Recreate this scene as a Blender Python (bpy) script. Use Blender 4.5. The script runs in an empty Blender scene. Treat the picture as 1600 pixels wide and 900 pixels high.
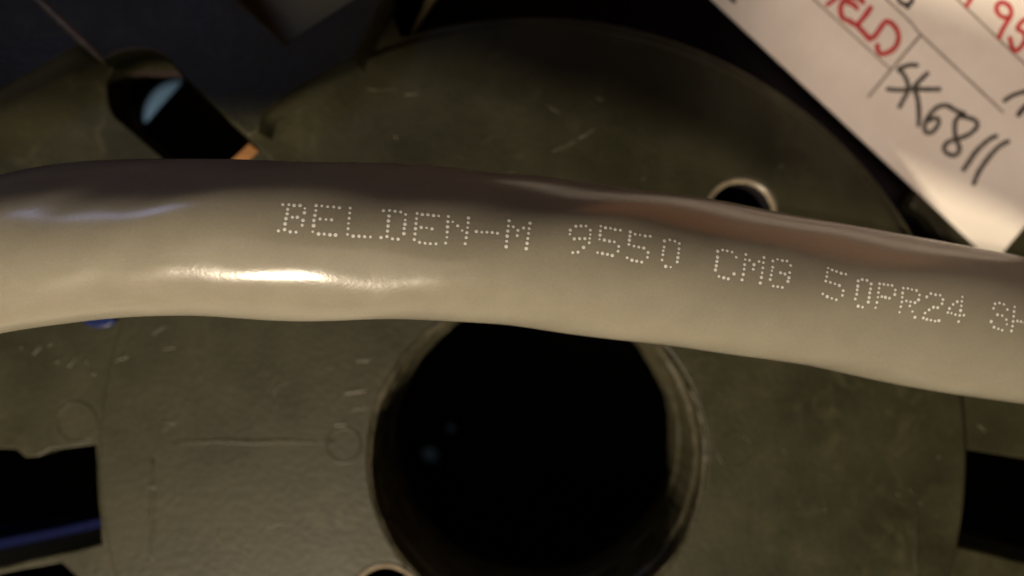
import bpy, bmesh, math, random
import numpy as np
from mathutils import Vector, Matrix, noise
from mathutils.bvhtree import BVHTree
random.seed(7)
S = bpy.context.scene
COL = S.collection
MM = 0.001

# ------------------------------------------------------------ camera, light, exposure
H = 0.1234                                  # camera height above the reel face (z = 0), metres
cam = bpy.data.cameras.new('camera'); cam_o = bpy.data.objects.new('camera', cam); COL.objects.link(cam_o)
cam_o.location = (0, 0, H); cam.lens = 28; cam.sensor_width = 36
cam.clip_start = 0.004; cam.clip_end = 10
cam.dof.use_dof = True; cam.dof.focus_distance = 0.0865; cam.dof.aperture_fstop = 13
S.camera = cam_o

W = bpy.data.worlds.new('World'); S.world = W; W.use_nodes = True
W.node_tree.nodes['Background'].inputs[0].default_value = (0.58, 0.40, 0.30, 1)
W.node_tree.nodes['Background'].inputs[1].default_value = 0.004

def lamp(name, kind, loc, power, color, size=0.01, target=None, size_y=None):
    l = bpy.data.lights.new(name, kind); l.energy = power; l.color = color
    if kind == 'AREA':
        l.size = size
        if size_y: l.shape = 'RECTANGLE'; l.size_y = size_y
    else: l.shadow_soft_size = size
    o = bpy.data.objects.new(name, l); o.location = loc; COL.objects.link(o)
    if target is not None:
        o.rotation_euler = (Vector(target) - Vector(loc)).to_track_quat('-Z', 'Y').to_euler()
    return o
lamp('work_lamp', 'POINT', (-0.092, -0.250, 0.205), 5.0, (1.0, 0.83, 0.62), 0.023)
lamp('soft_fill', 'AREA', (-0.06, -0.13, 0.30), 0.08, (1.0, 0.76, 0.52), 0.16, (0.0, 0.0, 0.02))  # large added fill, softens the shade line along the cable
lamp('room_glow', 'AREA', (0.17, 0.24, 0.058), 0.046, (1.0, 0.42, 0.17), 0.15, (0.05, 0.0, 0.02))  # added orange fill, stands in for warm bounce from the room
lamp('blue_fill', 'AREA', (-0.17, 0.15, 0.22), 0.036, (0.48, 0.56, 1.0), 0.06, (-0.03, 0.02, 0.0))  # weak blue fill added for the bluish edges, its source unseen
lamp('under_fill', 'POINT', (-0.14, 0.02, -0.098), 0.10, (0.50, 0.76, 1.0), 0.006)  # added blue lamp below the reel, shows through the rear flange openings
tag_fill = lamp('tag_fill', 'SPOT', (-0.12, -0.03, 0.40), 4.1, (1.0, 0.77, 0.63), 0.012, (0.080, 0.046, 0.0))  # added narrow spot, there only to brighten the paper tag
tag_fill.data.spot_size = math.radians(12.0); tag_fill.data.spot_blend = .4
S.view_settings.view_transform = 'Standard'; S.view_settings.look = 'None'
S.view_settings.exposure = 0.0; S.view_settings.gamma = 1.0
S.render.engine = 'CYCLES'

K = 36 / 28 / 1600
def at(px, py, z=0.0):                      # plan position on the level z of a spot read off a 1600 x 900 drawing
    d = (H - z) * K
    return Vector(((px - 800) * d, (450 - py) * d, z))

# ------------------------------------------------------------ materials
def nd(nt, t, **kw):
    n = nt.nodes.new(t)
    for k, v in kw.items():
        if k in n.inputs.keys(): n.inputs[k].default_value = v
        else: setattr(n, k, v)
    return n
def ramp(nt, src, stops, interp='LINEAR'):
    r = nt.nodes.new('ShaderNodeValToRGB'); r.color_ramp.interpolation = interp
    els = r.color_ramp.elements
    while len(els) < len(stops): els.new(0.5)
    for e, (p, c) in zip(els, stops): e.position = p; e.color = (*c, 1) if len(c) == 3 else c
    nt.links.new(src, r.inputs[0]); return r.outputs[0]
def mat(name, c1, c2=None, rough=0.5, scale=120, bump=0.0, bscale=900, bdist=0.0002, spec=0.5, metal=0, rough2=None, stretch=None, lo=.35, hi=.7, sss=0, grain=0.0, gscale=6000):
    m = bpy.data.materials.new(name); m.use_nodes = True; nt = m.node_tree
    b = nt.nodes['Principled BSDF']; b.inputs['Roughness'].default_value = rough
    b.inputs['Specular IOR Level'].default_value = spec; b.inputs['Metallic'].default_value = metal
    tc = nd(nt, 'ShaderNodeTexCoord'); co = tc.outputs['Object']
    if stretch:
        mp = nd(nt, 'ShaderNodeMapping'); mp.inputs['Scale'].default_value = stretch
        nt.links.new(co, mp.inputs[0]); co = mp.outputs[0]
    c2 = c2 or c1
    n = nd(nt, 'ShaderNodeTexNoise', Scale=scale, Detail=6.0, Roughness=0.6); nt.links.new(co, n.inputs['Vector'])
    col = ramp(nt, n.outputs[0], [(lo, c1), (hi, c2)])
    if grain:
        g = nd(nt, 'ShaderNodeTexNoise', Scale=gscale, Detail=2.0); nt.links.new(co, g.inputs['Vector'])
        mx = nd(nt, 'ShaderNodeMix', data_type='RGBA', blend_type='MULTIPLY'); mx.inputs[0].default_value = 1
        gr = ramp(nt, g.outputs[0], [(.3, (1-grain,)*3), (.7, (1+grain,)*3)])
        nt.links.new(col, mx.inputs[6]); nt.links.new(gr, mx.inputs[7]); col = mx.outputs[2]
    nt.links.new(col, b.inputs['Base Color'])
    if rough2 is not None:
        rr = nd(nt, 'ShaderNodeMapRange'); rr.inputs['From Min'].default_value = .3; rr.inputs['From Max'].default_value = .7
        rr.inputs['To Min'].default_value = rough; rr.inputs['To Max'].default_value = rough2
        nt.links.new(n.outputs[0], rr.inputs[0]); nt.links.new(rr.outputs[0], b.inputs['Roughness'])
    if bump:
        n2 = nd(nt, 'ShaderNodeTexNoise', Scale=bscale, Detail=4.0); nt.links.new(co, n2.inputs['Vector'])
        bp = nd(nt, 'ShaderNodeBump', Strength=bump, Distance=bdist)
        nt.links.new(n2.outputs[0], bp.inputs['Height']); nt.links.new(bp.outputs[0], b.inputs['Normal'])
    return m
M = {}
M['jacket'] = mat('grey_vinyl', (.292, .272, .212), (.314, .293, .229), .165, 260, .34, 2600, .000030, .7, rough2=.235, grain=.055, gscale=5600)
jb = M['jacket'].node_tree.nodes['Principled BSDF']
jb.inputs['Subsurface Weight'].default_value = .40; jb.inputs['Subsurface Scale'].default_value = .0022
jb.inputs['Subsurface Radius'].default_value = (1.0, .72, .42)
M['print']  = mat('white_ink', (.80, .82, .78), (.92, .93, .88), .6, 3000)
def flange_mat():
    m = mat('dark_olive_plastic', (.0225, .0220, .0085), (.039, .0375, .0150), .44, 70, .55, 900, .00014, .5, rough2=.62, grain=.24, gscale=3200)
    nt = m.node_tree; b = nt.nodes['Principled BSDF']
    src = b.inputs['Base Color'].links[0].from_socket
    tc = nd(nt, 'ShaderNodeTexCoord')
    n = nd(nt, 'ShaderNodeTexNoise', Scale=190.0, Detail=8.0, Roughness=.72, Distortion=.8); nt.links.new(tc.outputs['Object'], n.inputs['Vector'])
    f = ramp(nt, n.outputs[0], [(.51, (0, 0, 0)), (.78, (.85,)*3)])
    big = nd(nt, 'ShaderNodeTexNoise', Scale=24.0, Detail=3.0); nt.links.new(tc.outputs['Object'], big.inputs['Vector'])
    f2 = ramp(nt, big.outputs[0], [(.42, (0, 0, 0)), (.66, (1, 1, 1))])
    mm = nd(nt, 'ShaderNodeMix', data_type='RGBA', blend_type='MULTIPLY'); mm.inputs[0].default_value = 1
    nt.links.new(f, mm.inputs[6]); nt.links.new(f2, mm.inputs[7])
    mx = nd(nt, 'ShaderNodeMix', data_type='RGBA'); mx.inputs[7].default_value = (.10, .093, .046, 1)
    nt.links.new(mm.outputs[2], mx.inputs[0]); nt.links.new(src, mx.inputs[6]); nt.links.new(mx.outputs[2], b.inputs['Base Color'])
    return m
M['flange'] = flange_mat()
M['scuff'] = mat('scuffed_plastic', (.045, .042, .024), (.10, .09, .055), .45, 1400)
M['rimless'] = mat('raised_moulding', (.040, .038, .018), (.060, .056, .027), .4, 300)
M['rim'] = mat('bright_edge', (.19, .16, .11), (.36, .30, .21), .30, 500, .3, 900)  # paler than the plastic, paints in light caught on hole edges and rib
M['borerim'] = mat('worn_bore_edge', (.035, .032, .018), (.085, .075, .042), .45, 420, .5, 700)
M['inner'] = mat('black_plastic', (.010, .009, .011), (.016, .014, .016), .85, 90, spec=.1)
M['tube'] = mat('bore_plastic', (.032, .030, .014), (.062, .056, .027), .6, 260, .5, 500, .0002)
M['paper'] = mat('tag_paper', (.78, .725, .63), (.88, .84, .75), .75, 90, .25, 2200, .00005, .2, grain=.04)
M['red'] = mat('red_marker', (.42, .018, .022), (.62, .045, .04), .6, 900, lo=.3, hi=.75)
M['black'] = mat('black_marker', (.030, .027, .022), (.085, .075, .055), .6, 900, lo=.3, hi=.75)
M['pencil'] = mat('grey_ruling', (.20, .165, .125), (.33, .28, .22), .7, 900)
M['wood'] = mat('tan_wood', (.34, .15, .045), (.52, .25, .08), .6, 160, stretch=(1, 6, 1), bump=.3)
M['board'] = mat('shaded_brown', (.020, .012, .010), (.032, .018, .014), .7, 90)  # tan board darkened for shade; the slot wall shares it
M['floor'] = mat('pale_bench', (.36, .36, .34), (.46, .46, .43), .7, 60)
M['pale'] = mat('pale_lit_olive', (.26, .25, .14), (.36, .34, .20), .6, 70)  # paleness stands in for light on the pit floor
M['bluesheet'] = mat('navy_sheet', (.003, .006, .040), (.004, .008, .055), .8, 60, spec=.1)
M['blue'] = mat('blue_plastic', (.006, .016, .09), (.009, .024, .13), .4, 200)

# ------------------------------------------------------------ helpers
def link(name, me, m, parent=None, smooth=False):
    o = bpy.data.objects.new(name, me); COL.objects.link(o)
    if m and not me.materials: me.materials.append(m)
    if smooth:
        for p in me.polygons: p.use_smooth = True
    if parent: o.parent = parent; o.matrix_parent_inverse = parent.matrix_basis.inverted()
    return o
def empty(name, loc): 
    o = bpy.data.objects.new(name, None); o.empty_display_size = .01; o.location = loc; COL.objects.link(o); return o
def tag(o, label=None, cat=None, group=None, kind=None):
    for k, v in (('label', label), ('category', cat), ('group', group), ('kind', kind)):
        if v: o[k] = v
    return o
def shift(me, o):                            # mesh given in world coordinates -> local to a top-level object placed at o
    me.transform(Matrix.Translation(-Vector(o)))
def smooth_by_angle(me, ang=35):
    bm = bmesh.new(); bm.from_mesh(me)
    for f in bm.faces: f.smooth = True
    for e in bm.edges:
        if len(e.link_faces) == 2 and e.calc_face_angle(0) > math.radians(ang): e.smooth = False
    bm.to_mesh(me); bm.free()
def plate(name, loops, z_top, thick, bevel, m, parent, extra=0):
    """flat plate with holes: loops of world xy points, first the outline"""
    cu = bpy.data.curves.new('tmp', 'CURVE'); cu.dimensions = '2D'; cu.fill_mode = 'BOTH'
    cu.extrude = max(thick / 2 - bevel, 1e-5); cu.bevel_depth = bevel; cu.bevel_resolution = 2; cu.offset = -bevel
    for lp in loops:
        sp = cu.splines.new('POLY'); sp.points.add(len(lp) - 1); sp.use_cyclic_u = True
        for p, q in zip(sp.points, lp): p.co = (q[0] * 1000, q[1] * 1000, 0, 1)
    cu.extrude *= 1000; cu.bevel_depth *= 1000; cu.offset *= 1000
    t = bpy.data.objects.new('tmp', cu); COL.objects.link(t)
    dg = bpy.context.evaluated_depsgraph_get(); dg.update()
    me = bpy.data.meshes.new_from_object(t.evaluated_get(dg))
    bpy.data.objects.remove(t); bpy.data.curves.remove(cu)
    me.transform(Matrix.Translation((0, 0, z_top - thick / 2)) @ Matrix.Scale(.001, 4))
    me.materials.clear(); smooth_by_angle(me)
    return link(name, me, m, parent)
def lathe(name, prof, c, m, parent, n=160, jitter=0, a0=0, a1=2 * math.pi):
    """prof: list of (radius, z); c: world xy centre"""
    full = abs(a1 - a0 - 2 * math.pi) < 1e-6
    k = n if full else n + 1
    V = []; F = []
    for j in range(k):
        a = a0 + (a1 - a0) * j / n
        for i, (r, z) in enumerate(prof):
            d = 0
            if jitter: d = jitter * (noise.noise(Vector((math.cos(a) * 4, math.sin(a) * 4, i * 3.1))) + .6 * noise.noise(Vector((math.cos(a) * 17, math.sin(a) * 17, i * 1.7))))
            V.append((c[0] + (r + d) * math.cos(a), c[1] + (r + d) * math.sin(a), z + d * .5))
    q = len(prof)
    for j in range(n):
        j2 = (j + 1) % k
        for i in range(q - 1): F.append((j * q + i, j2 * q + i, j2 * q + i + 1, j * q + i + 1))
    me = bpy.data.meshes.new(name); me.from_pydata(V, [], F)
    bm = bmesh.new(); bm.from_mesh(me); bmesh.ops.recalc_face_normals(bm, faces=bm.faces); bm.to_mesh(me); bm.free()
    smooth_by_angle(me, 40)
    return link(name, me, m, parent)
def tube_path(pts, r, closed=False, n=8, flat=1.0, taper=True):
    """low bead along world points: half-sunk ridge; flat = height factor"""
    V = []; F = []; k = len(pts)
    for i, p in enumerate(pts):
        a = pts[i - 1] if (i or closed) else pts[0]; b = pts[(i + 1) % k] if (i < k - 1 or closed) else pts[-1]
        t = (Vector(b) - Vector(a)).normalized(); s = Vector((-t.y, t.x, 0)).normalized()
        rr = r
        if taper and not closed: rr = r * (.25 + .75 * math.sin(math.pi * (i + .0) / (k - 1)) ** .6) if 0 < i < k - 1 else r * .2
        for j in range(n):
            a_ = 2 * math.pi * j / n
            V.append(Vector(p) + s * rr * math.cos(a_) + Vector((0, 0, rr * flat * math.sin(a_))))
    for i in range(k if closed else k - 1):
        i2 = (i + 1) % k
        for j in range(n): F.append((i * n + j, i * n + (j + 1) % n, i2 * n + (j + 1) % n, i2 * n + j))
    if not closed: F.append(tuple(range(n))); F.append(tuple((k - 1) * n + j for j in reversed(range(n))))
    me = bpy.data.meshes.new('bead'); me.from_pydata(V, [], F)
    bm = bmesh.new(); bm.from_mesh(me); bmesh.ops.recalc_face_normals(bm, faces=bm.faces); bm.to_mesh(me); bm.free()
    return me
def catmull(P, n=10):
    P = [Vector(p) for p in P]; out = []
    for i in range(len(P) - 1):
        p0 = P[max(i - 1, 0)]; p1 = P[i]; p2 = P[i + 1]; p3 = P[min(i + 2, len(P) - 1)]
        for j in range(n):
            t = j / n
            out.append(.5 * ((2 * p1) + (-p0 + p2) * t + (2 * p0 - 5 * p1 + 4 * p2 - p3) * t * t + (-p0 + 3 * p1 - 3 * p2 + p3) * t ** 3))
    out.append(P[-1]); return out

def catmull_xy(P, n=4): return [(p.x, p.y) for p in catmull([(x, y, 0) for x, y in P], n)]

# ------------------------------------------------------------ the bench far below and what is seen through the openings
def slab(name, pts, z_top, thick, m, parent=None, bevel=.0003):
    return plate(name, [[(p[0], p[1]) for p in pts]], z_top, thick, bevel, m, parent)
ZB = -.115
f = slab('workbench_surface', [(-.6, -.6), (.6, -.6), (.6, .6), (-.6, .6)], ZB, .01, M['floor'], bevel=.0005)
tag(f, kind='structure')

# ------------------------------------------------------------ cable reel
CX, CY = 832, 717                            # reel axis on the face drawing
C0 = at(CX, CY)
PX = H * K                                   # one drawing unit at the reel face, metres
def arc(r, a0, a1, n, z=0, c=(CX, CY)):
    return [at(c[0] + r * math.cos(math.radians(a0 + (a1 - a0) * i / n)), c[1] - r * math.sin(math.radians(a0 + (a1 - a0) * i / n)), z) for i in range(n + 1)]
def jag(pts, amp, seed=0, sub=6):            # moulded plastic edges are never ruler straight
    out = []
    for i in range(len(pts)):
        a, b = pts[i], pts[(i + 1) % len(pts)]
        L = (b - a).length; n = max(1, min(sub, int(L / .0012)))
        for j in range(n):
            p = a.lerp(b, j / n); v = p * 260 + Vector((seed, 0, 0))
            out.append(p + Vector((noise.noise(v), noise.noise(v + Vector((9, 4, 2))), 0)) * amp)
    return out
reel = empty('cable_reel', (C0.x, C0.y, 0))
tag(reel, 'dark olive moulded plastic reel face with round bore, lying under the grey cable', 'reel')
ZP = -.0009                                  # top of the outer flange plate, a little below the hub face
ZQ = -.0045
# slot at the upper left: a band with a rounded outer end
d_ = Vector((.742, .670)); nrm = Vector((.670, -.742))     # along the slot (drawing axes, y down), and across it to the right
s_c = Vector((237, 157)); HW = 56
def sp(u, w): p = s_c + d_ * u + nrm * w; return (p.x, p.y)
slot = [at(*sp(240, -HW)), at(*sp(60, -HW))]
slot += [at(*p) for p in catmull_xy([(186, 190), (172, 176), (164, 154), (162, 125)])]
slot += [at(*p) for p in ((172, 104), (192, 98), (300, 98), (318, 130))]
slot += [at(*sp(80, HW + 4)), at(*sp(110, HW)), at(*sp(240, HW))]
def seg_circle(w, r):                        # where the slot side meets the hub circle -> u
    best = min((abs((Vector(sp(u, w)) - Vector((CX, CY))).length - r), u) for u in np.arange(0, 239, .5))
    return best[1]
RD = 678
# outer flange plate with its windows
out = arc(1650, 0, 360, 120, ZP)[:-1]
bore_plate = arc(640, 0, 360, 140, ZP)[:-1]
def A(*pp): return [at(x, y, ZP) for x, y in pp]
win_left = A((-300, 742), (-120, 706), (0, 702), (25, 704), (40, 716), (62, 714), (80, 704), (150, 696), (152, 770), (158, 850), (80, 868), (0, 886), (-300, 950))
win_left2 = A((-250, 975), (0, 897), (96, 879), (150, 930), (170, 1100), (-200, 1300))
win_right = A((1497, 702), (1600, 716), (1900, 780), (1900, 960), (1600, 880), (1488, 852), (1492, 780))
win_right2 = A((1485, 950), (1560, 940), (1700, 980), (1600, 1250), (1440, 1150))
win_top = arc(690, 107, 20, 46, ZP) + A((1560, 520), (2100, 600), (2100, -500), (540, -500))
G = 14
ZT = .0070                                   # top of the raised brackets beside the slot
def AT(*pp): return [at(x, y, ZT) for x, y in pp]
bracket_right = AT((40, -160), (66, 6), *catmull_xy([(160, 98), (182, 84), (210, 78), (238, 80), (262, 94), (283, 118)]), (338, 169), (388, 213), (402, 206)) + arc(684, 128, 114, 8, ZT) + AT((608, -20), (560, -6), (445, 67), (372, 0), (330, -60), (230, -260))
bracket_left = AT((-90, 190), (0, 142), (128, 70), (132, 66), (56, -2), (0, -60), (-160, -60))
pit = A((375, 6), (445, 74), (562, 2), (680, -70), (500, -260), (330, -60))
plate('flange_plate', [out, bore_plate, jag(slot, .00012, 1), jag(win_left, .00025, 2), jag(win_left2, .0001, 3), jag(win_right, .00018, 4), jag(win_right2, .0001, 6), win_top, pit],
      ZP, .0040, .0003, M['flange'], reel)
plate('bracket', [jag(bracket_right, .0001, 7)], ZT, .0080, .00035, M['flange'], reel)
plate('bracket', [jag(bracket_left, .0001, 8)], ZT, .0080, .00035, M['flange'], reel)
plate('spoke', [jag([at(x, y, -.010) for x, y in ((1424, 322), (1452, 342), (1484, 388), (1530, 450), (1700, 500), (1800, 250), (1500, 262), (1436, 300))], .0003, 9)], -.010, .004, .0004, M['flange'], reel)
plate('pit_floor', [[at(x, y, -.0052) for x, y in ((340, -80), (340, 110), (600, 110), (720, -60), (500, -260))]], -.0052, .002, .0002, M['pale'], reel)  # lit patch made by a paler colour, not by a lamp
def wall_loop(name, loop, z0, z1, m, close=True, th=.0009):
    """upright wall running round a window edge, real thickness, standing under the plate"""
    n = len(loop); c = sum(loop, Vector()) / n; V = []; F = []
    for p in loop:
        o = (p - c).normalized() * th
        for q in (p + o * .05, p + o): V += [(q.x, q.y, z0), (q.x, q.y, z1)]
    for i in range(n if close else n - 1):
        j = (i + 1) % n
        a, b = i * 4, j * 4
        F += [(a, b, b + 1, a + 1), (a + 2, a + 3, b + 3, b + 2), (a, a + 2, b + 2, b), (a + 1, b + 1, b + 3, a + 3)]
    me = bpy.data.meshes.new(name); me.from_pydata(V, [], F)
    bm = bmesh.new(); bm.from_mesh(me); bmesh.ops.recalc_face_normals(bm, faces=bm.faces); bm.to_mesh(me); bm.free()
    return link(name, me, m, reel)
wall_loop('slot_wall', slot, -.00495, -.0085, M['board'], close=False)
wall_loop('window_wall', win_left, -.00495, -.016, M['flange'])
wall_loop('window_wall', win_right, -.00495, -.016, M['flange'])
# raised hub face, notched where the slot cuts into it
u1 = seg_circle(HW, RD); u2 = seg_circle(-HW, RD)
pa = Vector(sp(u1, HW)); pb = Vector(sp(u2, -HW))
ang = lambda p: math.degrees(math.atan2(CY - p.y, p.x - CX))
a1, a2 = ang(pa), ang(pb)
if a2 < a1: a2 += 360
# circle from the left side of the slot all the way round to its right side
hub = arc(RD, a2, a1 + 360, 260)
notch = [at(*sp(u1 + (240 - u1) * i / 4, HW)) for i in range(1, 5)] + [at(*sp(240 - (240 - u2) * i / 4, -HW)) for i in range(0, 4)]
hub_loop = hub + notch
BR = 258                                     # bore radius in drawing units
H1 = (1157, 336, 50); H2 = (603, 935, 47)
ch = 8
def circ(x, y, r, n=72): return [at(x + r * math.cos(2 * math.pi * i / n), y - r * math.sin(2 * math.pi * i / n)) for i in range(n)]
plate('hub_face', [hub_loop, circ(840, 716, BR + 7, 180), circ(H1[0], H1[1], H1[2] + ch), circ(H2[0], H2[1], H2[2] + ch)], 0, .0030, .00035, M['flange'], reel)
# bore: chamfer, a step, then the tube
cb = at(840, 716); R = BR * PX
lathe('bore_rim', [(R + 7 * PX + .00002, -.0012), (R + 7 * PX + .00001, -.0002), (R + 5 * PX, .00012), (R + 2.5 * PX, .00005), (R, -.0007), (R - .00005, -.0034), (R - .0005, -.0038)], cb, M['borerim'], reel, 360, .00030)
lathe('bore_tube', [(R - .0005, -.0038), (R - .0007, -.0044), (R - .0008, -.0125), (R - .0012, -.0129), (R - .0013, -.0195), (R + .0006, -.0216), (R + .0006, -.0040)], cb, M['tube'], reel, 360, .00030)
for i, (x, y, r) in enumerate((H1, H2)):
    c = at(x, y); rr = r * PX; w = ch * PX
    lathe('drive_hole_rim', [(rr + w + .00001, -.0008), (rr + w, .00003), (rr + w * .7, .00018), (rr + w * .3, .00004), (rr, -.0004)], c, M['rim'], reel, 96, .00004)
    lathe('drive_hole_wall', [(rr, -.0004), (rr + .00005, -.0045), (rr + .0008, -.0045)], c, M['inner'], reel, 96, .00003)
# drum barrel, inner disc behind, rear flange
RBAR = .0600
lathe('drum_barrel', [(RBAR, -.0050), (RBAR, -.0795), (RBAR - .002, -.0795), (RBAR - .002, -.0050)], (C0.x, C0.y), M['inner'], reel, 96)
ZR = -.080
def sees(px, py, z): p = at(px, py, z); return p
hole_a = circ(0, 0, 1)[:0]
def circ_z(px, py, r, z, n=40, sq=1.0):
    c = at(px, py, z); return [Vector((c.x + r * math.cos(2 * math.pi * i / n), c.y + r * sq * math.sin(2 * math.pi * i / n), z)) for i in range(n)]
plate('rear_flange', [[(C0.x + .16 * math.cos(t * math.pi / 40), C0.y + .16 * math.sin(t * math.pi / 40)) for t in range(80)],
      circ_z(671, 712, .0021, ZR), circ_z(704, 671, .0012, ZR, 24), circ_z(273, 178, .0089, ZR, 64)], ZR, .003, .0002, M['inner'], reel)

# moulded relief on the faces
def bead(name, pts, r_px, m=M['flange'], flat=.6, closed=False, z=0.0):
    P = [at(x, y, z) for x, y in pts]
    me = tube_path(P, r_px * PX, closed, 8, flat); 
    return link(name, me, m, reel, True)
def ring_pts(x, y, r, a0=0, a1=360, n=36): return [(x + r * math.cos(math.radians(a0 + (a1 - a0) * i / n)), y - r * math.sin(math.radians(a0 + (a1 - a0) * i / n))) for i in range(n + (0 if a1 - a0 == 360 else 1))]
bead('slot_rim', catmull_xy([(160, 94), (182, 80), (210, 74), (238, 76), (264, 90)]), 3.5, M['scuff'], flat=.4, z=ZT)
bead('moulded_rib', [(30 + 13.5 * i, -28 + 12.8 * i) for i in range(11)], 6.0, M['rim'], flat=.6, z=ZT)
bead('ejector_mark', ring_pts(537, 696, 27), 2.5, flat=.4, closed=True)
bead('ejector_mark', ring_pts(120, 660, 31), 2.2, flat=.5, closed=True, z=ZP)
bead('ejector_mark', ring_pts(1148, 702, 27), 1.6, flat=.4, closed=True)
bead('moulded_rib', [(268 + 16 * i, 690 + 1.2 * math.sin(i)) for i in range(17)], 4.0, flat=.17)
bead('moulded_rib', [(238 + 1.5 * math.sin(i * 1.7), 715 + 14 * i) for i in range(13)], 4.0, flat=.2)
bead('moulded_rib', [(1432 + 1.5 * math.sin(i * 1.7), 795 + 12 * i) for i in range(11)], 3.0, flat=.22)
for (x0, y0, x1, y1, r, z) in [(554, 564, 583, 562, 2.6, 0), (532, 615, 580, 609, 2.8, 0), (545, 641, 580, 637, 1.6, 0), (519, 664, 545, 663, 2.4, 0), (250, 546, 276, 542, 2, 0),
        (235, 523, 262, 508, 2, 0), (254, 660, 275, 662, 2, 0), (228, 760, 245, 762, 3.2, 0),
        (30, 547, 36, 538, 2.2, ZP), (50, 556, 68, 536, 2.4, ZP), (74, 542, 84, 534, 2, ZP), (84, 568, 94, 560, 2.6, ZP), (104, 575, 124, 552, 2.6, ZP), (130, 562, 138, 566, 3, ZP), (142, 585, 152, 580, 3, ZP),
        (176, 566, 205, 554, 1.8, 0), (862, 238, 905, 216, 2.6, 0), (905, 216, 932, 198, 3.6, 0), (630, 148, 655, 144, 2.8, 0), (573, 139, 592, 140, 2, 0), (616, 211, 622, 216, 3.2, 0), (856, 163, 876, 178, 2, 0),
        (1427, 768, 1430, 772, 3.0, 0), (1438, 782, 1443, 790, 2.6, 0), (1464, 805, 1468, 806, 2.8, 0), (1466, 712, 1470, 714, 3, 0), (1288, 795, 1293, 797, 2.6, 0), (1528, 662, 1542, 674, 3.2, ZP),
        (930, 152, 945, 156, 3, 0), (795, 268, 806, 271, 2.4, 0), (1005, 276, 1010, 280, 2.6, 0), (1216, 262, 1224, 258, 2.4, 0), (1400, 770, 1410, 776, 1.8, 0)]:
    bead('scuff_mark', [(x0 + (x1 - x0) * i / 6 + random.uniform(-.6, .6), y0 + (y1 - y0) * i / 6 + random.uniform(-.6, .6)) for i in range(7)], r, M['scuff'] if x0 > 210 else M['rimless'], .45 if x0 < 210 else .3, z=z)

rs = random.Random(11)
for cx_, cy_, sp_, nn_ in ((380, 800, 130, 12), (1300, 720, 130, 7), (300, 620, 90, 7), (760, 190, 160, 8), (470, 590, 60, 5), (1180, 820, 80, 4)):
    for _ in range(nn_):
        x0 = cx_ + rs.gauss(0, sp_ * .6); y0 = cy_ + rs.gauss(0, sp_ * .4)
        if (Vector((x0, y0)) - Vector((840, 716))).length < 285 or (Vector((x0, y0)) - Vector((603, 935))).length < 75 or not 205 < x0 < 1440: continue
        a = rs.gauss(.2, .9); l = rs.uniform(8, 46)
        if (Vector((x0 + l * math.cos(a), y0 + l * math.sin(a))) - Vector((840, 716))).length < 275: continue
        bead('hairline_scratch', [(x0 + l * math.cos(a + .25 * i / 5) * i / 5, y0 + l * math.sin(a + .25 * i / 5) * i / 5) for i in range(6)], rs.uniform(.5, 1.2), M['scuff'], .35)

# ------------------------------------------------------------ wood and blue scrap seen at the openings
b1 = [at(*p, -.030) for p in ((293, 117), (222, 197), (120, 330), (330, 520), (560, 300), (420, 60))]
c = sum(b1, Vector()) / 6
bo = slab('shaded_board', b1, -.030, .006, M['board']); tag(bo, 'shaded dark brown part of the tan board seen through the rounded slot at the upper left', 'board')  # board split in two; shade is put into this piece's colour
b2 = [at(*p, -.0010) for p in ((389, 222), (346, 264), (400, 320), (478, 300), (424, 252))]
wo = slab('lit_board', b2, -.0010, .0030, M['wood']); tag(wo, 'lit orange tan part of the board showing in the slot corner just above the cable', 'wood')  # lit end of the same board, added as its own piece
b4 = [at(x, y, -.018) for x, y in ((-200, 828), (60, 816), (230, 802), (260, 858), (-200, 890))]
bl = slab('blue_sheet', b4, -.018, .001, M['bluesheet']); tag(bl, 'navy blue sheet seen along the lower edge of the opening at the lower left', 'sheet')
b3 = [at(*p, .0005) for p in ((126, 500), (135, 508), (150, 513), (168, 511), (180, 502), (172, 480), (134, 478))]
bs = slab('plastic_scrap', b3, .0005, .0012, M['blue'], bevel=.0003); tag(bs, 'small dark blue plastic scrap peeping out under the left of the cable', 'scrap')

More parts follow.
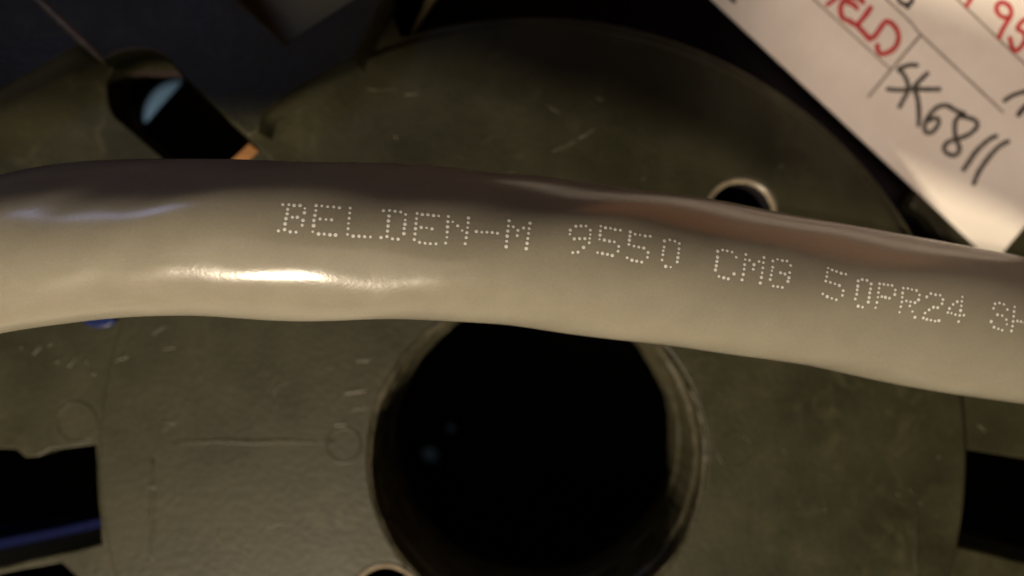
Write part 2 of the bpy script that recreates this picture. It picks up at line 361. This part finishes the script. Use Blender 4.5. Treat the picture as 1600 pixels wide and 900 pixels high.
# ------------------------------------------------------------ the grey cable
top = [(-900, 520), (-160, 322), (0, 281), (80, 263), (160, 254), (250, 249), (330, 247), (430, 249), (520, 253), (600, 257), (700, 262), (850, 275), (1000, 297), (1130, 317), (1300, 344), (1420, 368), (1530, 391), (1600, 407), (1780, 446), (2300, 580)]
bot = [(-900, 750), (-160, 552), (0, 521), (80, 510), (150, 501), (220, 496), (300, 495), (430, 498), (520, 499), (600, 500), (700, 505), (820, 513), (940, 524), (1050, 539), (1130, 553), (1280, 578), (1400, 599), (1500, 615), (1600, 632), (1780, 664), (2300, 800)]
ZC = lambda x: max(.0140, .0320 - .0094 * (max(0, x - 510) / 865) ** 1.15)
def cable():
    xs = np.linspace(-900, 2300, 1500)
    def sm(P):
        y = np.interp(xs, [p[0] for p in P], [p[1] for p in P]); k = np.hanning(61); k /= k.sum()
        return np.convolve(np.pad(y, 30, mode='reflect', reflect_type='odd'), k, mode='valid')
    t, b = sm(top), sm(bot); cy = (t + b) / 2; sl = np.gradient(cy, xs)
    hw = (b - t) / 2 * np.cos(np.arctan(sl))
    NS, NP = len(xs), 200
    V = np.zeros((NS, NP, 3))
    zc = np.array([ZC(x) for x in xs]); kz = np.hanning(81); kz /= kz.sum(); zc = np.convolve(np.pad(zc, 40, mode='reflect', reflect_type='odd'), kz, mode='valid'); d = (H - zc) * K
    ax = np.stack([(xs - 800) * d, (450 - cy) * d, zc], 1)
    tg = np.gradient(ax, axis=0); tg /= np.linalg.norm(tg, axis=1)[:, None]
    up = np.array([0, 0, 1.0]); side = np.cross(tg, up); side /= np.linalg.norm(side, axis=1)[:, None]   # towards -y (bottom of the picture)
    nn = np.cross(side, tg)
    s = (xs - 800) * .0739                      # mm along
    for j in range(NP):
        ph = 2 * math.pi * j / NP               # 0 = facing up, + towards the lower side
        pd = (ph + math.pi) % (2 * math.pi) - math.pi
        r = hw * d * .996
        lay = 8.9 * pd                          # mm round the jacket
        dr = .20 * np.sin(2 * math.pi * (s + 1.7 * lay) / 36 + 1.5) + .07 * np.sin(2 * math.pi * (s + 1.9 * lay + 3 * np.sin(s / 17)) / 19 + 1.9)
        dr = dr + .10 * np.sin(2 * math.pi * (s - .35 * lay) / 47 + .3)
        for (gx, gp, wx, wp, sk, a) in ((650, .62, 75, .16, .35, -.07), (720, .30, 90, .14, .2, .05), (860, .55, 70, .2, -.3, .10), (1000, .5, 120, .2, .1, -.08),
                                        (205, .52, 80, .20, -.6, -.20), (110, .15, 80, .2, -.7, .18), (340, -.42, 80, .18, -.5, .20), (230, -.72, 80, .2, -.6, -.22), (1240, .75, 90, .2, .2, .08), (480, .78, 160, .12, 0, -.05), (1180, -.75, 240, .14, .1, -.07)):
            u = (xs - gx) / wx; v = (pd - gp - sk * u * .5) / wp
            dr = dr + a * np.exp(-.5 * (u * u + v * v))
        fade = 1.0
        r = r + dr * MM * fade
        V[:, j, :] = ax + r[:, None] * (math.cos(ph) * nn + math.sin(ph) * side)
    V = V.reshape(-1, 3)
    i = np.arange(NS - 1)[:, None]; j = np.arange(NP)[None, :]
    F = np.stack([i * NP + j, (i + 1) * NP + j, (i + 1) * NP + (j + 1) % NP, i * NP + (j + 1) % NP], -1).reshape(-1, 4)
    me = bpy.data.meshes.new('jacket')
    base = ax[NS // 2]
    me.from_pydata((V - base).tolist(), [], F.tolist() + [tuple(range(NP - 1, -1, -1)), tuple((NS - 1) * NP + q for q in range(NP))])
    me.update()
    bm = bmesh.new(); bm.from_mesh(me); bmesh.ops.recalc_face_normals(bm, faces=bm.faces); bm.to_mesh(me); bm.free()
    root = empty('cable', base)
    tag(root, 'thick grey vinyl jacketed cable printed with white dot lettering across the reel', 'cable')
    o = bpy.data.objects.new('jacket', me); COL.objects.link(o); me.materials.append(M['jacket']); o.parent = root
    for p in me.polygons: p.use_smooth = len(p.vertices) == 4
    bv = BVHTree.FromPolygons([Vector(v) for v in V.tolist()], F.tolist())
    return root, bv
cable_o, bv = cable()

# dot matrix lettering: dots lie on the jacket
def crop(x0, y0, s, pts): return [(x0 + x * s, y0 + y * s) for x, y in pts]
L = []
c1 = lambda p: crop(420, 300, .275, p); c2 = lambda p: crop(860, 320, .25, p); c3 = lambda p: crop(1260, 400, .2125, p)
L.append(c1([(80,70),(115,70),(145,75),(178,75),(205,92),(203,117),(108,97),(105,123),(98,150),(135,142),(163,142),(195,160),(190,188),(93,180),(90,212),(55,220),(122,225),(155,227)]))
L.append(c1([(270,75),(302,77),(335,82),(370,83),(402,88),(268,103),(262,131),(257,160),(292,152),(325,155),(357,157),(255,190),(250,225),(283,237),(315,238),(348,242),(380,243)]))
L.append(c1([(463,90),(460,118),(457,148),(453,178),(451,207),(448,240),(480,250),(513,250),(545,253),(578,254)]))
L.append(c1([(652,104),(687,103),(718,108),(750,112),(778,126),(684,135),(680,163),(678,192),(675,221),(672,252),(776,158),(774,182),(770,206),(768,235),(638,258),(703,265),(735,267)]))
L.append(c1([(843,120),(873,126),(905,127),(937,132),(966,134),(840,150),(837,178),(834,207),(866,200),(897,203),(928,208),(831,237),(827,269),(857,285),(888,290),(918,292),(950,293)]))
L.append(c1([(1021,137),(1018,167),(1016,197),(1014,226),(1012,256),(1005,289),(1046,168),(1074,191),(1099,218),(1135,146),(1133,173),(1130,201),(1126,230),(1122,258),(1116,293)]))
L.append(c1([(1180,223),(1211,227),(1240,227),(1270,229),(1300,233)]))
L.append(c1([(1366,162),(1362,192),(1359,220),(1355,249),(1352,279),(1349,310),(1390,196),(1416,217),(1412,246),(1448,203),(1485,176),(1480,206),(1476,234),(1472,263),(1468,291),(1463,321)]))
L.append(c2([(160,132),(192,131),(223,131),(125,157),(122,183),(250,157),(250,185),(246,209),(243,236),(150,212),(183,210),(216,210),(208,265),(140,298),(173,295)]))
L.append(c2([(316,132),(345,142),(376,145),(405,153),(438,157),(313,162),(311,188),(307,215),(338,219),(370,226),(400,231),(427,259),(423,289),(295,298),(326,303),(357,309),(387,316)]))
L.append(c2([(500,168),(530,182),(560,187),(593,193),(624,195),(497,194),(494,219),(491,246),(523,257),(553,263),(584,269),(611,297),(607,327),(480,330),(510,345),(540,351),(571,357)]))
L.append(c2([(713,225),(746,218),(778,226),(806,241),(711,263),(706,286),(703,311),(698,344),(804,274),(801,301),(797,329),(793,356),(721,384),(752,389)]))
L.append(c2([(1046,289),(1077,281),(1106,287),(1136,294),(1162,326),(1045,326),(1041,353),(1037,380),(1032,406),(1054,447),(1084,455),(1112,462),(1148,431)]))
L.append(c2([(1222,309),(1218,341),(1214,373),(1211,402),(1206,434),(1198,468),(1245,345),(1273,373),(1268,402),(1304,353),(1335,328),(1332,360),(1328,393),(1324,424),(1319,453),(1312,488)]))
L.append(c2([(1391,350),(1420,340),(1450,347),(1479,350),(1502,378),(1390,389),(1385,411),(1380,438),(1374,466),(1439,424),(1466,432),(1496,423),(1491,455),(1485,478),(1393,507),(1421,511),(1450,516)]))
L.append(c3([(160,88),(190,101),(222,112),(256,125),(290,132),(154,119),(150,150),(143,183),(177,193),(210,204),(243,216),(271,254),(265,289),(121,278),(153,298),(187,311),(220,321)]))
L.append(c3([(381,182),(411,172),(446,178),(477,204),(378,220),(374,248),(370,280),(360,315),(472,241),(466,270),(462,305),(456,338),(381,368),(413,376)]))
L.append(c3([(539,203),(570,207),(600,212),(630,216),(535,236),(530,268),(526,302),(519,340),(508,380),(655,249),(650,282),(555,298),(581,303),(611,309)]))
L.append(c3([(713,235),(746,238),(776,246),(810,253),(708,270),(705,303),(702,337),(694,372),(685,413),(832,286),(825,321),(735,330),(766,336),(799,342),(761,367),(780,408),(798,450)]))
L.append(c3([(885,300),(916,275),(950,284),(984,288),(1004,320),(998,350),(966,379),(935,376),(903,395),(873,419),(860,455),(886,465),(916,471),(946,478),(975,475)]))
L.append(c3([(1147,300),(1143,333),(1139,366),(1134,400),(1127,436),(1119,482),(1110,335),(1079,355),(1052,385),(1040,415),(1067,420),(1096,430),(1158,435)]))
L.append(c3([(1376,384),(1387,351),(1420,345),(1452,355),(1478,393),(1405,431),(1440,438),(1470,467),(1474,502),(1359,481),(1380,523),(1411,535),(1440,545)]))
L.append(c3([(1531,374),(1527,408),(1524,443),(1520,480),(1515,515),(1508,550),(1552,478),(1578,482),(1604,490),(1650,400),(1646,434),(1642,468),(1638,504),(1634,540),(1630,575)]))
L.append(c3([(1716,418),(1750,424),(1784,431),(1750,458),(1746,492),(1742,526),(1738,560),(1704,588),(1738,596),(1770,602)]))
camp = Vector((0, 0, H)); cb_loc = cable_o.location
for dots in L:
    V = []; F = []
    for (x, y) in dots:
        dv = (at(x, y, .03) - camp).normalized()
        hit, nor, idx, dist = bv.ray_cast(camp, dv)
        if hit is None: continue
        if nor.z < 0: nor = -nor
        r = .000186 * random.choice((1, 1, 1, 1, .82)) * random.uniform(.85, 1.12)
        u = nor.cross(Vector((0, 1, 0))).normalized(); v = nor.cross(u); b = len(V)
        V.append(hit + nor * .000022 - cb_loc)
        for rr, hh in ((.8, .000020), (1.0, .000004)):
            for q in range(10):
                a = 2 * math.pi * q / 10
                V.append(hit + nor * hh + (u * math.cos(a) + v * math.sin(a)) * r * rr - cb_loc)
        for q in range(10):
            q2 = (q + 1) % 10
            F.append((b, b + 1 + q, b + 1 + q2)); F.append((b + 1 + q, b + 11 + q, b + 11 + q2, b + 1 + q2))
    me = bpy.data.meshes.new('printed_letter'); me.from_pydata(V, [], F)
    bm = bmesh.new(); bm.from_mesh(me); bmesh.ops.recalc_face_normals(bm, faces=bm.faces); bm.to_mesh(me); bm.free()
    o = bpy.data.objects.new('printed_letter', me); COL.objects.link(o); me.materials.append(M['print']); o.parent = cable_o

# ------------------------------------------------------------ paper tag with handwriting
TA = (1553, 412)
P0 = at(*TA, -.0098)
tn = Vector((-.20, -.40, 1)).normalized()            # the tag leans: it rises away from its near corner
def on_tag(px, py, lift=0.0):
    d = at(px, py, 0) - camp
    t = (P0 - camp).dot(tn) / d.dot(tn)
    return camp + d * t + tn * lift
e_u = Vector((-.731, -.682)); e_v = Vector((.64, -.768))
def tp(u, v): return (TA[0] + e_u.x * u + e_v.x * v, TA[1] + e_u.y * u + e_v.y * v)
outl = [tp(6, 0), tp(0, 6)] + [tp(0, 500), tp(150, 620), tp(900, 620), tp(1050, 500), tp(1050, 120), tp(900, 0)]
ol = [on_tag(*p) for p in outl]
base = P0.copy()
tag_o = empty('paper_tag', base)
tag(tag_o, 'cream paper tag with red and black handwriting at the upper right of the reel', 'tag')
V = [p - base for p in ol] + [p - tn * .0004 - base for p in ol]; n = len(ol)
me = bpy.data.meshes.new('tag_sheet'); me.from_pydata(V, [], [tuple(range(n)), tuple(reversed(range(n, 2 * n)))] + [(i, i + n, (i + 1) % n + n, (i + 1) % n) for i in range(n)])
bm = bmesh.new(); bm.from_mesh(me); bmesh.ops.recalc_face_normals(bm, faces=bm.faces)
bmesh.ops.bevel(bm, geom=[e for e in bm.edges], offset=.0001, segments=1, affect='EDGES'); bm.to_mesh(me); bm.free()
o = link('tag_sheet', me, M['paper']); o.parent = tag_o
def stroke(name, polys, w, m, lift=.00003, rag=.22):
    V = []; F = []
    for k_, P in enumerate(polys):
        pts = catmull([(x, y, 0) for x, y in P], 9) if len(P) > 2 else [Vector((P[0][0] + (P[1][0] - P[0][0]) * i / 14, P[0][1] + (P[1][1] - P[0][1]) * i / 14, 0)) for i in range(15)]
        kk = len(pts); b0 = len(V); lf = lift + .000015 * k_
        rows = []
        t0 = (pts[1] - pts[0]).normalized(); t1 = (pts[-1] - pts[-2]).normalized()
        for g in (.95, .6): rows.append((pts[0] - t0 * w * g * .5, t0, math.sqrt(1 - g * g) * w / 2))
        for i, p in enumerate(pts):
            t = (pts[min(i + 1, kk - 1)] - pts[max(i - 1, 0)]).normalized()
            rows.append((p, t, w / 2 * (1 + rag * noise.noise(Vector((i * .6, k_ * 5.3, w))))))
        for g in (.6, .95): rows.append((pts[-1] + t1 * w * g * .5, t1, math.sqrt(1 - g * g) * w / 2))
        for (p, t, hw) in rows:
            s = Vector((-t.y, t.x, 0)) * hw
            for sg in (-1, 1): q = p + s * sg; V.append(on_tag(q.x, q.y, lf) - base)
        for i in range(len(rows) - 1): a = b0 + 2 * i; F.append((a, a + 1, a + 3, a + 2))
    me = bpy.data.meshes.new(name); me.from_pydata(V, [], F)
    o = link(name, me, m); o.parent = tag_o
    return o
q1 = lambda P: [(1360 + x * .2667, 60 + y * .2667) for x, y in P]
q2 = lambda P: [(1260 + x * .13333, y * .13333) for x, y in P]
q3 = lambda P: [(1400 + x * .13333, y * .13333) for x, y in P]
# ruled lines
stroke('ruled_line', [[(1180, -90), (1273, 0), (1330, 52), (1391, 108)]], 3.0, M['pencil'])
stroke('ruled_line', [[(1330, -52), (1416, 28), (1439, 54), (1500, 112), (1567, 175)]], 3.6, M['pencil'], .00004)
stroke('ruled_line', [[(1439, 54), (1397, 103), (1357, 151)]], 4.2, M['pencil'], .00005)
stroke('ruled_line', [[(1400, -95), (1497, 0), (1600, 99), (1680, 170)]], 3.2, M['pencil'], .00006)
# black S K 6 8 1 1
stroke('black_letter', [q1([(270, 157), (235, 155), (190, 168), (165, 182), (190, 205), (212, 245), (222, 300), (200, 345), (170, 400)])], 7.2, M['black'], .00007)
stroke('black_letter', [q1([(102, 297), (170, 302), (250, 296), (330, 298), (402, 297)]), q1([(332, 205), (290, 245), (250, 290)]), q1([(252, 292), (275, 350), (283, 430), (282, 508)])], 7.4, M['black'], .00009)
stroke('black_numeral', [q1([(480, 410), (450, 392), (400, 398), (360, 430), (325, 480), (316, 530), (330, 552), (365, 545), (395, 505), (398, 475), (375, 465), (345, 480)])], 7.0, M['black'], .00012)
stroke('black_numeral', [q1([(548, 440), (505, 425), (450, 395)]), q1([(540, 440), (500, 475), (492, 530), (500, 590), (520, 640), (505, 678), (468, 682), (435, 660), (432, 630), (465, 600), (520, 585), (585, 555), (625, 510), (605, 475), (545, 458), (520, 450)])], 7.2, M['black'], .00015)
stroke('black_numeral', [q1([(735, 572), (690, 595), (620, 660), (575, 725), (545, 768)])], 7.6, M['black'], .00007)
stroke('black_numeral', [q1([(805, 603), (750, 635), (690, 700), (635, 780), (605, 850)])], 7.6, M['black'], .00007)
stroke('black_mark', [q1([(785, 365), (830, 335), (905, 310), (960, 300)])], 7, M['black'], .00007)
stroke('black_mark', [q1([(868, 445), (905, 400), (950, 380)])], 9, M['black'], .00007)
stroke('black_mark', [q2([(1060, -60), (1080, 0), (1130, 45), (1200, 50), (1240, 0), (1235, -60)]), q2([(1180, 50), (1185, 85)])], 7.5, M['black'], .00007)
stroke('black_mark', [[(1137, -12), (1143, -2), (1147, 2)]], 7, M['black'], .00007)
# red S H I E L D
stroke('red_letter', [q2([(320, 0), (285, 25), (245, 55)]), q2([(420, -90), (320, 0)])], 7.5, M['red'], .00007, .18)
stroke('red_letter', [q2([(660, 25), (640, 0), (560, -35), (470, -20), (410, 50), (400, 140), (430, 215), (490, 240), (570, 290)]), q2([(480, 30), (540, 45), (590, 95)])], 8.4, M['red'], .00008, .22)
stroke('red_letter', [q2([(750, 90), (700, 165), (640, 240), (600, 300), (660, 370), (740, 460)])], 8.4, M['red'], .00012, .2)
stroke('red_letter', [q2([(740, 455), (800, 420), (850, 350), (900, 280), (940, 250), (1010, 285), (1065, 370), (1075, 460), (1035, 555), (950, 615), (870, 630), (835, 590), (830, 530)])], 8.2, M['red'], .00016, .2)
stroke('red_letter', [[(1215, -60), (1240, -48), (1262, -20)]], 8, M['red'], .00007)
# red 9 5
stroke('red_numeral', [q3([(1300, 205), (1235, 195), (1180, 130), (1185, 60), (1235, 30), (1300, 50), (1345, 110), (1340, 190), (1290, 270), (1240, 360), (1205, 440)])], 7.4, M['red'], .00007, .15)
stroke('red_numeral', [q3([(1560, 190), (1480, 250), (1430, 310), (1430, 345), (1490, 380), (1510, 450), (1480, 530), (1410, 590), (1360, 560), (1335, 450)])], 7.6, M['red'], .00008, .15)
stroke('red_mark', [q3([(880, -20), (850, 30), (820, 70)])], 7.4, M['red'], .00007, .15)
